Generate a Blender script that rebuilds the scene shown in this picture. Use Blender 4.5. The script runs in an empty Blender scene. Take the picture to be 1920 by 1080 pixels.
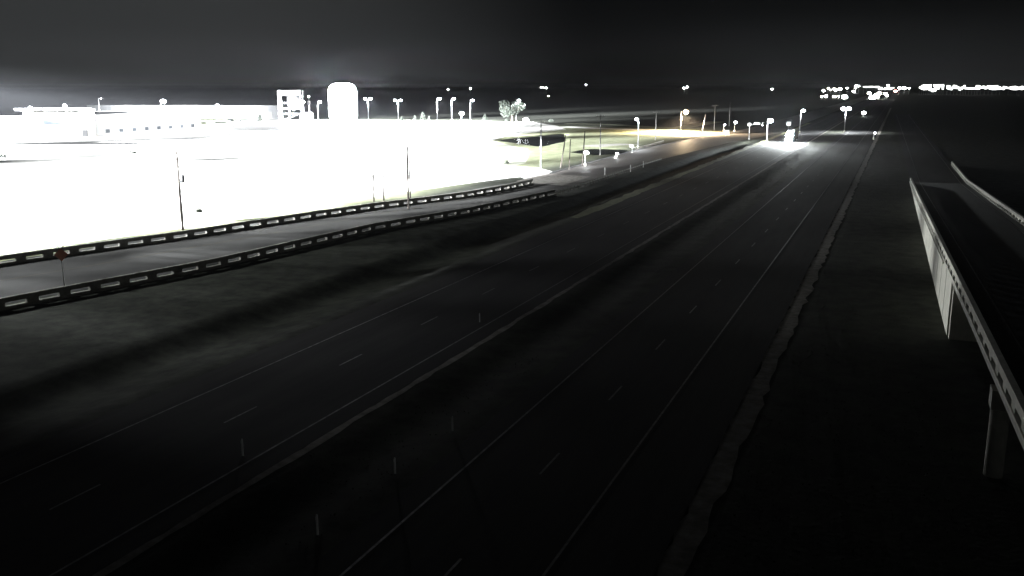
import bpy, bmesh, math, random
from mathutils import Vector, Matrix
R = math.radians
random.seed(7)
C = bpy.context.scene.collection
# ------------------------------------------------------------------ camera, world, exposure
H = 19.0                      # camera mast height (m)
TH = R(22.1475)               # the highway runs along +Y, the camera looks this much to its left
PT = R(12.2); F = 1753.0
cam_d = bpy.data.cameras.new('camera'); cam = bpy.data.objects.new('camera', cam_d); C.objects.link(cam)
cam.location = (0, 0, H); cam.rotation_euler = (R(90) - PT, 0, TH)
cam_d.sensor_width = 36; cam_d.lens = F / 1920 * 36; cam_d.clip_end = 20000; cam_d.clip_start = 0.1
sc = bpy.context.scene; sc.camera = cam
sc.view_settings.view_transform = 'Standard'; sc.view_settings.look = 'None'
sc.view_settings.exposure = 0.0; sc.view_settings.gamma = 1
sc.cycles.use_denoising = True
sc.cycles.sample_clamp_direct = 0.0
sc.cycles.max_bounces = 4; sc.cycles.volume_bounces = 0
sc.cycles.sample_clamp_indirect = 1.0
sc.cycles.use_light_tree = True

w = bpy.data.worlds.new('World'); sc.world = w; w.use_nodes = True
nt = w.node_tree; nt.nodes.clear()
def N(nt, typ, **kw):
    n = nt.nodes.new(typ)
    for k, v in kw.items():
        if k in n.inputs.keys() if hasattr(n.inputs, 'keys') else False: n.inputs[k].default_value = v
        else: setattr(n, k, v)
    return n
wo = N(nt, 'ShaderNodeOutputWorld'); bg = N(nt, 'ShaderNodeBackground')
tc = N(nt, 'ShaderNodeTexCoord'); sep = N(nt, 'ShaderNodeSeparateXYZ')
nt.links.new(tc.outputs['Generated'], sep.inputs[0])
# night sky lit from below by the town: grey glow towards the flood lit yard, thin glow over the city
def lobe(az, width, amp):
    d = N(nt, 'ShaderNodeVectorMath', operation='DOT_PRODUCT')
    nt.links.new(tc.outputs['Generated'], d.inputs[0]); d.inputs[1].default_value = (-math.sin(R(az)), math.cos(R(az)), 0)
    m = N(nt, 'ShaderNodeMapRange'); m.interpolation_type = 'SMOOTHSTEP'
    m.inputs['From Min'].default_value = math.cos(R(width)); m.inputs['From Max'].default_value = 1.0
    m.inputs['To Min'].default_value = 0; m.inputs['To Max'].default_value = amp
    nt.links.new(d.outputs['Value'], m.inputs['Value']); return m.outputs['Result']
def add(a, b):
    m = N(nt, 'ShaderNodeMath', operation='ADD'); nt.links.new(a, m.inputs[0])
    if isinstance(b, float): m.inputs[1].default_value = b
    else: nt.links.new(b, m.inputs[1])
    return m.outputs[0]
hz = N(nt, 'ShaderNodeMapRange'); hz.interpolation_type = 'SMOOTHSTEP'
hz.inputs['From Min'].default_value = 0.10; hz.inputs['From Max'].default_value = -0.01
hz.inputs['To Min'].default_value = 0; hz.inputs['To Max'].default_value = 1
nt.links.new(sep.outputs['Z'], hz.inputs['Value'])
g1 = lobe(50, 33, 0.033); g2 = lobe(-8, 24, 0.012); g3 = lobe(-150, 70, 0.09)  # third lobe added behind the camera to brighten the rails
ml = N(nt, 'ShaderNodeMath', operation='MULTIPLY'); nt.links.new(g2, ml.inputs[0]); nt.links.new(hz.outputs[0], ml.inputs[1])
nz = N(nt, 'ShaderNodeTexNoise'); nz.inputs['Scale'].default_value = 3.0; nz.inputs['Detail'].default_value = 4
mp = N(nt, 'ShaderNodeMapping'); mp.inputs['Scale'].default_value = (1, 1, 4)
nt.links.new(tc.outputs['Generated'], mp.inputs[0]); nt.links.new(mp.outputs[0], nz.inputs['Vector'])
nm = N(nt, 'ShaderNodeMapRange'); nm.inputs['To Min'].default_value = 0.88; nm.inputs['To Max'].default_value = 1.12
nt.links.new(nz.outputs['Fac'], nm.inputs['Value'])
tot0 = add(add(add(g1, ml.outputs[0]), g3), 0.0016)
up = N(nt, 'ShaderNodeMapRange'); up.interpolation_type = 'SMOOTHSTEP'     # only the low sky is lit by the town
up.inputs['From Min'].default_value = 0.34; up.inputs['From Max'].default_value = 0.08; up.inputs['To Min'].default_value = 0.12; up.inputs['To Max'].default_value = 1
nt.links.new(sep.outputs['Z'], up.inputs['Value'])
um = N(nt, 'ShaderNodeMath', operation='MULTIPLY'); nt.links.new(tot0, um.inputs[0]); nt.links.new(up.outputs[0], um.inputs[1]); tot = um.outputs[0]
mm = N(nt, 'ShaderNodeMath', operation='MULTIPLY'); nt.links.new(tot, mm.inputs[0]); nt.links.new(nm.outputs[0], mm.inputs[1])
bg.inputs['Color'].default_value = (0.93, 0.98, 1.0, 1)
nt.links.new(mm.outputs[0], bg.inputs['Strength']); nt.links.new(bg.outputs[0], wo.inputs['Surface'])

# ------------------------------------------------------------------ surveying helpers (pixel of the 1920 px photograph -> point in the place)
def ray(px, py):
    u = (px - 960) / F; v = (540 - py) / F
    d = (u, math.cos(PT) + v * math.sin(PT), -math.sin(PT) + v * math.cos(PT))
    return (d[0] * math.cos(TH) - d[1] * math.sin(TH), d[0] * math.sin(TH) + d[1] * math.cos(TH), d[2])
def G(px, py, z=0.0):
    d = ray(px, py); t = (z - H) / d[2]
    return (d[0] * t, d[1] * t)
def HT(p, py):
    """height above ground at plan point p that shows at picture row py"""
    fw = -p[0] * math.sin(TH) + p[1] * math.cos(TH); v = (540 - py) / F
    return H + fw * (-math.sin(PT) + v * math.cos(PT)) / (math.cos(PT) + v * math.sin(PT))
def lerp(tab, x):
    if x <= tab[0][0]: return tab[0][1]
    for (a, b), (c, d) in zip(tab, tab[1:]):
        if x <= c: return b + (d - b) * (x - a) / (c - a)
    return tab[-1][1]

# ------------------------------------------------------------------ mesh helpers
class MB:
    def __init__(s): s.v = []; s.f = []
    def quadstrip(s, rings, closed=True, cap=True):
        b = len(s.v); n = len(rings[0])
        for r in rings: s.v += [tuple(q) for q in r]
        for i in range(len(rings) - 1):
            for j in range(n if closed else n - 1):
                k = (j + 1) % n
                s.f.append((b + i * n + j, b + i * n + k, b + (i + 1) * n + k, b + (i + 1) * n + j))
        if cap:
            s.f.append(tuple(b + j for j in reversed(range(n)))); s.f.append(tuple(b + (len(rings) - 1) * n + j for j in range(n)))
        return s
    def box(s, c, d, rz=0.0, taper=1.0):
        x, y, z = c; a, b, h = d[0] / 2, d[1] / 2, d[2] / 2; co, si = math.cos(rz), math.sin(rz)
        def q(u, v, ww, k=1): return (x + u * k * co - v * k * si, y + u * k * si + v * k * co, z + ww)
        return s.quadstrip([[q(-a, -b, -h), q(a, -b, -h), q(a, b, -h), q(-a, b, -h)], [q(-a, -b, h, taper), q(a, -b, h, taper), q(a, b, h, taper), q(-a, b, h, taper)]])
    def tube(s, p0, p1, r0, r1=None, n=8):
        r1 = r0 if r1 is None else r1
        p0, p1 = Vector(p0), Vector(p1); ax = (p1 - p0).normalized()
        u = ax.cross(Vector((0, 0, 1)));
        if u.length < 1e-3: u = Vector((1, 0, 0))
        u.normalize(); v = ax.cross(u)
        ring = lambda p, r: [p + (u * math.cos(2 * math.pi * i / n) + v * math.sin(2 * math.pi * i / n)) * r for i in range(n)]
        return s.quadstrip([ring(p0, r0), ring(p1, r1)])
    def lathe(s, c, prof, n=12):
        x, y, z = c
        return s.quadstrip([[(x + r * math.cos(2 * math.pi * i / n), y + r * math.sin(2 * math.pi * i / n), z + h) for i in range(n)] for r, h in prof])
    def sphere(s, c, r, n=10, m=6, sq=1.0):
        return s.lathe(c, [(max(0.001, r * math.sin(math.pi * k / m)), -r * sq * math.cos(math.pi * k / m)) for k in range(m + 1)], n)
    def sheet(s, pts, z=None):
        b = len(s.v); s.v += [(p[0], p[1], z if z is not None else p[2]) for p in pts]; s.f.append(tuple(range(b, b + len(pts)))); return s
    def sweep(s, path, prof):
        """path of (x,y,z); prof of (offset to the left, height)"""
        rings = []
        for i, p in enumerate(path):
            a = Vector(path[max(0, i - 1)][:2]); b = Vector(path[min(len(path) - 1, i + 1)][:2]); d = (b - a).normalized(); l = Vector((-d.y, d.x))
            rings.append([(p[0] + l.x * o, p[1] + l.y * o, p[2] + h) for o, h in prof])
        return s.quadstrip(rings)
def obj(name, mb, mat, parent=None, smooth=False):
    me = bpy.data.meshes.new(name); me.from_pydata(mb.v, [], mb.f); me.validate()
    bm = bmesh.new(); bm.from_mesh(me); bmesh.ops.recalc_face_normals(bm, faces=bm.faces); bm.to_mesh(me); bm.free()
    me.materials.append(mat)
    if smooth:
        for p in me.polygons: p.use_smooth = True
    o = bpy.data.objects.new(name, me); C.objects.link(o)
    if parent: o.parent = parent
    return o
def tag(o, label, cat, group=None):
    o['label'] = label; o['category'] = cat
    if group: o['group'] = group
    return o
def struct(o, kind='structure'): o['kind'] = kind; return o
def thing(name, label, cat, loc=(0, 0, 0), rz=0.0, group=None):
    o = bpy.data.objects.new(name, None); C.objects.link(o); o.empty_display_size = 0.5
    o.location = loc; o.rotation_euler = (0, 0, rz); return tag(o, label, cat, group)
def dup(root, loc, rz, label, group=None, scale=None):
    r = root.copy(); C.objects.link(r); r.location = loc; r.rotation_euler = (0, 0, rz); r['label'] = label
    if group: r['group'] = group
    if scale: r.scale = scale
    for ch in list(root.children):
        c = ch.copy(); C.objects.link(c); c.parent = r
        for g in list(ch.children):
            d = g.copy(); C.objects.link(d); d.parent = c
    return r

# ------------------------------------------------------------------ materials
def mat(name, c1, c2=None, scale=1.0, rough=0.85, metal=0.0, bump=0.0, detail=6, stretch=(1, 1, 1), extra=None, spec=None):
    m = bpy.data.materials.new(name); m.use_nodes = True; t = m.node_tree; b = t.nodes['Principled BSDF']
    b.inputs['Roughness'].default_value = rough; b.inputs['Metallic'].default_value = metal
    if spec is not None: b.inputs['Specular IOR Level'].default_value = spec
    if c2 is None: c2 = tuple(x * 0.8 for x in c1)
    co = t.nodes.new('ShaderNodeTexCoord'); ma = t.nodes.new('ShaderNodeMapping'); ma.inputs['Scale'].default_value = stretch
    t.links.new(co.outputs['Object'], ma.inputs[0])
    n = t.nodes.new('ShaderNodeTexNoise'); n.inputs['Scale'].default_value = scale; n.inputs['Detail'].default_value = detail; n.inputs['Roughness'].default_value = 0.65
    t.links.new(ma.outputs[0], n.inputs['Vector'])
    r = t.nodes.new('ShaderNodeValToRGB'); r.color_ramp.elements[0].position = 0.35; r.color_ramp.elements[1].position = 0.65
    r.color_ramp.elements[0].color = (*c1, 1); r.color_ramp.elements[1].color = (*c2, 1)
    t.links.new(n.outputs['Fac'], r.inputs['Fac']); out = r.outputs['Color']
    if extra: out = extra(t, co, out)
    t.links.new(out, b.inputs['Base Color'])
    if bump:
        n2 = t.nodes.new('ShaderNodeTexNoise'); n2.inputs['Scale'].default_value = scale * 6; n2.inputs['Detail'].default_value = 4
        t.links.new(co.outputs['Object'], n2.inputs['Vector'])
        bu = t.nodes.new('ShaderNodeBump'); bu.inputs['Strength'].default_value = bump; bu.inputs['Distance'].default_value = 0.1
        t.links.new(n2.outputs['Fac'], bu.inputs['Height']); t.links.new(bu.outputs[0], b.inputs['Normal'])
    return m
def emit(name, col, s, body=(0.8, 0.8, 0.8)):
    m = bpy.data.materials.new(name); m.use_nodes = True; b = m.node_tree.nodes['Principled BSDF']
    m.cycles.emission_sampling = 'NONE' if name != 'blank_white_screen' else 'AUTO'
    b.inputs['Base Color'].default_value = (*body, 1); b.inputs['Emission Color'].default_value = (*col, 1); b.inputs['Emission Strength'].default_value = s
    return m
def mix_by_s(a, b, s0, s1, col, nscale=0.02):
    """paler mown field west of the frontage road; its far cutoff paints the ground unlit"""
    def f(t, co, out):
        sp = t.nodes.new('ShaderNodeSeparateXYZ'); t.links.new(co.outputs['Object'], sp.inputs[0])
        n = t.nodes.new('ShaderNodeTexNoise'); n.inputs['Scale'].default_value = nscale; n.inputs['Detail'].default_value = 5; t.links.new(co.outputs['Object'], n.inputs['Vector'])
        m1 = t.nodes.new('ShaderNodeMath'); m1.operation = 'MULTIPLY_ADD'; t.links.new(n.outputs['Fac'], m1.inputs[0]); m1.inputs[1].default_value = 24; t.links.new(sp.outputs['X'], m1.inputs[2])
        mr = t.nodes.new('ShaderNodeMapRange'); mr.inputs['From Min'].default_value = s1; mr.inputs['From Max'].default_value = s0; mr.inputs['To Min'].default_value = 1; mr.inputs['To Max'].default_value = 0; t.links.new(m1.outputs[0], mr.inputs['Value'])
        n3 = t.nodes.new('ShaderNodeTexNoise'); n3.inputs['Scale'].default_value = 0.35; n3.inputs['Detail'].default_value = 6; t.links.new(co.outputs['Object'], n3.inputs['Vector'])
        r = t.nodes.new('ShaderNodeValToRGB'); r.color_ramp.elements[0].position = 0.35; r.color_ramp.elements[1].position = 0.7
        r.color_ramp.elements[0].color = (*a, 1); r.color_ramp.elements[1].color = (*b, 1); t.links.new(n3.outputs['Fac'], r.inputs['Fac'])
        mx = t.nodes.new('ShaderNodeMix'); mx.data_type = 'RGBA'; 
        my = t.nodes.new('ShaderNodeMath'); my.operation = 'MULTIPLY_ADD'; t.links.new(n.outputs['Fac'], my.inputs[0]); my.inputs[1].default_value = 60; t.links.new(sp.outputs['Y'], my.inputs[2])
        mr2 = t.nodes.new('ShaderNodeMapRange'); mr2.inputs['From Min'].default_value = 440; mr2.inputs['From Max'].default_value = 480; mr2.inputs['To Min'].default_value = 1; mr2.inputs['To Max'].default_value = 0; t.links.new(my.outputs[0], mr2.inputs['Value'])  # far cutoff darkens the field colour in place of fading light
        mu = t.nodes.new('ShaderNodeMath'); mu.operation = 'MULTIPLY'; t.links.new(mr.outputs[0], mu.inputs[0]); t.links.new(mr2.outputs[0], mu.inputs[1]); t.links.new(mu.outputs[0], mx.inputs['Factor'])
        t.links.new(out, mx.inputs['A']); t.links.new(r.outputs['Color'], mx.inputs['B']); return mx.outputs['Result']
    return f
M = {}
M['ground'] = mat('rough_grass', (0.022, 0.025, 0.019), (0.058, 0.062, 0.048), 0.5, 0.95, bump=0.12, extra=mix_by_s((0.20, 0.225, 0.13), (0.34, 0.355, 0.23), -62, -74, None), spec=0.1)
M['asphalt'] = mat('asphalt', (0.020, 0.021, 0.022), (0.042, 0.042, 0.041), 0.35, 0.9, bump=0.03, stretch=(1, 0.12, 1), spec=0.15)
M['shoulder'] = mat('shoulder_asphalt', (0.028, 0.028, 0.027), (0.05, 0.049, 0.047), 0.5, 0.9, spec=0.15, stretch=(1, 0.1, 1))
M['deck'] = mat('worn_deck', (0.045, 0.045, 0.042), (0.065, 0.065, 0.06), 0.3, 0.85)
M['frontage'] = mat('frontage_asphalt', (0.07, 0.067, 0.06), (0.12, 0.11, 0.10), 0.25, 0.6, stretch=(1, 0.15, 1))
M['paint'] = mat('road_paint', (0.26, 0.26, 0.25), (0.08, 0.08, 0.08), 2.0, 0.6)
M['yellow'] = mat('yellow_paint', (0.12, 0.10, 0.05), (0.07, 0.06, 0.04), 2.0, 0.6)
M['concrete'] = mat('cast_concrete', (0.38, 0.375, 0.31), (0.52, 0.51, 0.44), 1.2, 0.9, bump=0.2)
M['dirtyconc'] = mat('weathered_concrete', (0.26, 0.255, 0.22), (0.40, 0.39, 0.35), 1.5, 0.9, bump=0.2)
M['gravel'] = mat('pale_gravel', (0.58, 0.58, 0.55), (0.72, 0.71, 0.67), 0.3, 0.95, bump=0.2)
M['palegrass'] = mat('pale_dry_grass', (0.13, 0.145, 0.07), (0.24, 0.25, 0.14), 0.6, 0.95)
M['brightturf'] = mat('brightened_turf', (0.30, 0.32, 0.24), (0.52, 0.53, 0.44), 0.12, 0.95)
M['tuft'] = mat('tuft_grass', (0.02, 0.025, 0.014), (0.045, 0.05, 0.03), 0.8, 0.95)
M['dirt'] = mat('gravelly_verge', (0.16, 0.15, 0.13), (0.36, 0.34, 0.30), 1.0, 0.95)
M['wood'] = mat('pole_wood', (0.035, 0.03, 0.025), (0.06, 0.05, 0.042), 3, 0.9, stretch=(1, 1, 0.1))
M['steel'] = mat('galvanised_steel', (0.35, 0.36, 0.37), (0.45, 0.46, 0.46), 4, 0.45, 0.6)
M['greypole'] = mat('grey_pole', (0.10, 0.10, 0.095), (0.15, 0.15, 0.14), 3, 0.8)
M['darksteel'] = mat('dark_steel', (0.06, 0.06, 0.065), (0.09, 0.09, 0.09), 4, 0.6, 0.3)
M['wall'] = mat('cream_wall', (0.55, 0.54, 0.46), (0.62, 0.61, 0.53), 0.6, 0.85)
M['whitewall'] = mat('white_wall', (0.68, 0.68, 0.66), (0.76, 0.76, 0.74), 0.5, 0.8)
M['greywall'] = mat('grey_metal_wall', (0.45, 0.46, 0.47), (0.6, 0.61, 0.62), 0.15, 0.7, stretch=(4, 4, 0.3))
M['roof'] = mat('dark_roof', (0.05, 0.05, 0.055), (0.08, 0.08, 0.08), 0.5, 0.8)
M['glass'] = mat('window_glass', (0.05, 0.06, 0.07), (0.08, 0.09, 0.10), 0.6, 0.15)
M['pit_shade'] = mat('dark_pit_shade', (0.012, 0.014, 0.014), (0.02, 0.022, 0.02), 0.2, 0.2)  # near-black colour for the shade inside the basins
M['leaf'] = mat('leaf', (0.012, 0.02, 0.008), (0.02, 0.03, 0.014), 2.0, 0.8)
M['paleleaf'] = mat('pale_leaf', (0.010, 0.014, 0.010), (0.018, 0.024, 0.016), 2.0, 0.8)
M['bark'] = mat('bark', (0.06, 0.045, 0.035), (0.10, 0.08, 0.06), 4, 0.95)
M['orange'] = mat('orange_sign', (0.60, 0.24, 0.15), (0.50, 0.20, 0.14), 3, 0.5)
M['white'] = mat('white_plastic', (0.72, 0.72, 0.70), (0.8, 0.8, 0.78), 3, 0.5)
M['green'] = mat('green_sign', (0.02, 0.16, 0.07), (0.02, 0.2, 0.09), 3, 0.5)
M['black'] = mat('black_rubber', (0.02, 0.02, 0.02), (0.03, 0.03, 0.03), 5, 0.8)
M['carw'] = mat('white_car_paint', (0.65, 0.65, 0.66), (0.7, 0.7, 0.7), 2, 0.3)
M['card'] = mat('dark_car_paint', (0.05, 0.055, 0.07), (0.06, 0.065, 0.08), 2, 0.3)
M['glow_w'] = emit('white_lamp_glow', (0.93, 0.96, 1.0), 60)
M['glow_o'] = emit('amber_lamp_glow', (1.0, 0.72, 0.42), 60)
M['glow_city'] = emit('city_lamp_glow', (0.97, 1.0, 0.97), 90)
M['glow_y'] = emit('warm_city_glow', (1.0, 0.93, 0.75), 80)
M['glow_r'] = emit('red_lamp_glow', (1.0, 0.35, 0.3), 30)
M['canopy'] = emit('lit_canopy_fascia', (0.97, 1.0, 0.95), 6)
M['screen'] = emit('blank_white_screen', (0.94, 0.95, 1.0), 330)
M['head'] = emit('headlamp_glow', (0.97, 1.0, 1.0), 900)

KL = 0.02    # common factor on every lamp's wattage
def point_light(name, parent, loc, power, col=(0.94, 0.97, 1.0), rad=0.25):
    l = bpy.data.lights.new(name, 'POINT'); l.energy = power * KL; l.color = col; l.shadow_soft_size = rad
    o = bpy.data.objects.new(name, l); C.objects.link(o); o.location = loc; o.parent = parent; return o
def spot_light(name, parent, loc, target, power, angle, blend=0.4, col=(0.94, 0.97, 1.0), rad=0.3):
    """target in the same (parent) frame"""
    l = bpy.data.lights.new(name, 'SPOT'); l.energy = power * KL; l.color = col; l.shadow_soft_size = rad; l.spot_size = R(angle); l.spot_blend = blend
    o = bpy.data.objects.new(name, l); C.objects.link(o); o.location = loc
    o.rotation_euler = (Vector(target) - Vector(loc)).to_track_quat('-Z', 'Y').to_euler(); o.parent = parent; return o

# ------------------------------------------------------------------ terrain
NEAR = [(57.6, -72.6), (65, -70.8), (75.8, -68.2), (109, -64.2), (140, -59.6), (156.6, -56.8), (195, -56.0), (243, -56.5), (330, -52), (364, -47.5), (420, -44)]
FAR = [(40, -97.0), (74, -90.6), (97, -86.0), (133, -78.8), (156, -73.5), (173, -71.2), (196, -70.9), (282, -72.6), (368, -68), (430, -64)]
near_s = lambda t: lerp([(-40, -92)] + NEAR + [(900, -44), (3000, -44)], t)
far_s = lambda t: lerp([(-40, -120)] + FAR + [(900, -62), (3000, -62)], t)
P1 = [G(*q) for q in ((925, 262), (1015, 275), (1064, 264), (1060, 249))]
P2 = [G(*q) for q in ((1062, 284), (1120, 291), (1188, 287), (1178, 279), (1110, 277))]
def inside(poly, p):
    """signed distance: positive inside"""
    n = len(poly); ins = False; d = 1e9
    for i in range(n):
        a, b = poly[i], poly[(i + 1) % n]
        if (a[1] > p[1]) != (b[1] > p[1]) and p[0] < (b[0] - a[0]) * (p[1] - a[1]) / (b[1] - a[1]) + a[0]: ins = not ins
        ax, ay = b[0] - a[0], b[1] - a[1]; L = ax * ax + ay * ay
        u = max(0, min(1, ((p[0] - a[0]) * ax + (p[1] - a[1]) * ay) / L))
        d = min(d, math.hypot(p[0] - a[0] - ax * u, p[1] - a[1] - ay * u))
    return d if ins else -d
def hgt(s, t):
    z = 0.0
    e0, e1 = max(near_s(t) + 3.0, -52.0), -43.0
    if e0 < s < e1:
        u = (s - e0) / (e1 - e0); k = max(0.0, min(1.0, (400 - t) / 80)) * min(0.8, (e1 - e0) * 0.12)
        z -= k * min(1.0, u * 3.2) * min(1.0, (1 - u) * 1.9)
    if -27.6 < s < -21.2: z -= 0.12 * math.sin(math.pi * (s + 27.6) / 6.4) ** 2
    if -150 < s < -60 and 240 < t < 420:
        for poly, k in ((P1, 0.5), (P2, 0.4)):
            d = inside(poly, (s, t))
            if d > 0: z -= min(0.5, d * 0.5)
    return z
def grid_axis(spec):
    out = []
    for a, b, st in spec:
        x = a
        while x < b - 1e-6: out.append(x); x += st
    out.append(spec[-1][1]); return out
xs = grid_axis([(-9000, -2000, 1400), (-2000, -400, 200), (-400, -150, 25), (-150, -60, 1.5), (-60, -20, 0.8), (-20, 40, 10), (40, 400, 60), (400, 2000, 400), (2000, 9000, 1400)])
ys = grid_axis([(-400, 0, 80), (0, 240, 4), (240, 420, 1.5), (420, 600, 30), (600, 3000, 300), (3000, 12000, 1500)])
g = MB(); nx = len(xs)
for y in ys:
    for x in xs: g.v.append((x, y, hgt(x, y)))
for j in range(len(ys) - 1):
    for i in range(nx - 1): g.f.append((j * nx + i, j * nx + i + 1, (j + 1) * nx + i + 1, (j + 1) * nx + i))
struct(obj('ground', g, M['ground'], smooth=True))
struct(obj('pit_shade', MB().sheet(P1, -0.22), M['pit_shade'])); struct(obj('pit_shade', MB().sheet(P2, -0.22), M['pit_shade']))  # flat dark sheets paint the shade of the two basins' banks

# ------------------------------------------------------------------ roads (sheets each above the last)
def strip(s0, s1, t0, t1, z, step=20, wob=0.0):
    m = MB(); a = []; t = t0
    rnd = random.Random(int(abs(s0 * 10)) + 3)
    while True:
        a.append((t, rnd.uniform(-wob, wob), rnd.uniform(-wob, wob)))
        if t >= t1: break
        t = min(t1, t + step)
    for k, (t, u, v) in enumerate(a):
        m.v += [(s0 + u, t, z), (s1 + v, t, z)]
        if k: b = 2 * k; m.f.append((b - 2, b - 1, b + 1, b))
    return m
def ribbon(fa, fb, ts, z):
    m = MB()
    for k, t in enumerate(ts):
        m.v += [(fa(t), t, z), (fb(t), t, z)]
        if k: b = 2 * k; m.f.append((b - 2, b - 1, b + 1, b))
    return m
struct(obj('road', strip(-20.6, -7.6, -40, 2500, 0.012), M['asphalt']))
struct(obj('road', strip(-42.0, -28.2, -40, 2500, 0.012), M['asphalt']))
struct(obj('shoulder', strip(-11.2, -7.6, -40, 2500, 0.018), M['shoulder']))
struct(obj('shoulder', strip(-42.0, -39.7, -40, 2500, 0.018), M['shoulder']))
struct(obj('verge', strip(-7.6, -6.4, -40, 900, 0.010, 1.5, 0.22), M['dirt']))
struct(obj('verge', strip(-28.2, -27.7, -40, 900, 0.010, 1.5, 0.12), M['dirt']))
struct(obj('verge', strip(-44.0, -42.0, 130, 520, 0.010, 4, 0.5), M['palegrass']))
mk = MB()
def add_strip(m, *a):
    q = strip(*a); b = len(m.v); m.v += q.v; m.f += [tuple(i + b for i in f) for f in q.f]
for s in (-11.6, -39.2, -29.7): add_strip(mk, s - 0.06, s + 0.06, -40, 1500, 0.026)
for s in (-15.2, -34.6):
    t = 41.0 - 12.2 * 6
    while t < 900: add_strip(mk, s - 0.06, s + 0.06, t, t + 3.0, 0.026); t += 12.2
struct(obj('road_markings', mk, M['paint']))
my = MB(); add_strip(my, -19.1, -18.98, -40, 1500, 0.026); struct(obj('road_markings', my, M['paint']))
ts = [-40, 0, 30, 57.6, 65, 75, 90, 109, 125, 140, 156, 165, 173]
struct(obj('bridge_road', ribbon(lambda t: far_s(t) + 0.1, lambda t: near_s(t) - 0.1, ts, 0.02), M['deck']))
ts2 = [173, 180, 196, 220, 243, 282, 330, 350, 368, 400, 430, 520, 900, 2500]
struct(obj('frontage_road', ribbon(lambda t: far_s(t) + 0.4, lambda t: near_s(t) - 0.8, ts2, 0.02), M['frontage']))
kb = MB().sweep([(far_s(t), t, 0.0) for t in (197, 220, 243, 282, 310, 345)], [(-0.25, -0.1), (-0.25, 0.15), (0.25, 0.15), (0.25, -0.1)])
struct(obj('curb', kb, M['darksteel']))
fm = MB()
q = ribbon(lambda t: (far_s(t) + near_s(t)) / 2 - 0.2, lambda t: (far_s(t) + near_s(t)) / 2 - 0.08, [t for t in ts if t > 50] + ts2[1:9], 0.026); fm.v += q.v; fm.f += q.f
q = ribbon(lambda t: near_s(t) - 2.1, lambda t: near_s(t) - 1.98, ts2[:9], 0.026); b = len(fm.v); fm.v += q.v; fm.f += [tuple(i + b for i in f) for f in q.f]
struct(obj('road_markings', fm, M['yellow']))
# the pale yard west of the frontage road, its driveway and the path beyond the basins
yard = [G(*q) for q in ((-900, 640), (-300, 530), (0, 478), (180, 452), (350, 427), (500, 403), (640, 379), (760, 360), (860, 346), (960, 333), (1000, 331), (1035, 323), (1010, 315), (962, 311), (925, 306), (905, 298), (900, 282), (924, 263), (965, 252), (1062, 243), (1045, 236), (1000, 229), (480, 223), (378, 236), (160, 251), (-100, 255), (-900, 255))]
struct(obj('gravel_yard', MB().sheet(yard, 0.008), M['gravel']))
struct(obj('brightened_turf', MB().sheet([G(*q) for q in ((962, 311), (925, 306), (905, 298), (900, 282), (924, 263.5), (958, 273), (990, 279), (992, 292), (985, 306))], 0.004), M['brightturf']), 'structure')  # turf made paler to spread the yard's brightness into the field
drive = [G(*q) for q in ((960, 321.5), (985, 337), (1003, 345), (1010, 343))] + [(far_s(180), 180), (far_s(196), 196)] + [G(1040, 322.5), G(1012, 315.5)]
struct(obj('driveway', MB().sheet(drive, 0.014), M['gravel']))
junction = [(far_s(177), 177), (near_s(172) - 3, 172), (near_s(192) - 4, 192), (far_s(195), 195)]
struct(obj('driveway_apron', MB().sheet(junction, 0.03), M['dirt']))
def px_path(pts, wd, z, name, m):
    q = [Vector(G(*p)) for p in pts]; mb = MB()
    for i, p in enumerate(q):
        d = (q[min(len(q) - 1, i + 1)] - q[max(0, i - 1)]).normalized(); n = Vector((-d.y, d.x)) * wd / 2
        mb.v += [(p.x + n.x, p.y + n.y, z), (p.x - n.x, p.y - n.y, z)]
        if i: b = 2 * i; mb.f.append((b - 2, b - 1, b + 1, b))
    return struct(obj(name, mb, m))
px_path(((1055, 237.5), (1100, 240), (1180, 242.5), (1232, 244), (1260, 244)), 11, 0.012, 'gravel_path', M['gravel'])
px_path(((1060, 232), (1130, 233), (1185, 236), (1230, 239), (1276, 239.5), (1300, 235), (1345, 228)), 9, 0.016, 'gravel_path', M['palegrass'])
px_path(((1300, 252), (1340, 250), (1400, 249), (1470, 245)), 10, 0.02, 'cross_road', M['frontage'])
px_path(((785, 295.5), (830, 296), (870, 295), (900, 290), (930, 287)), 0.9, 0.02, 'drainage_channel', M['black'])
px_path(((235, 430), (262, 428), (285, 427), (308, 424)), 0.5, 0.02, 'tyre_rut', M['bark'])
px_path(((1106, 275), (1130, 272.5), (1170, 270.5), (1182, 272)), 9, 0.02, 'concrete_apron', M['dirtyconc'])

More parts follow.
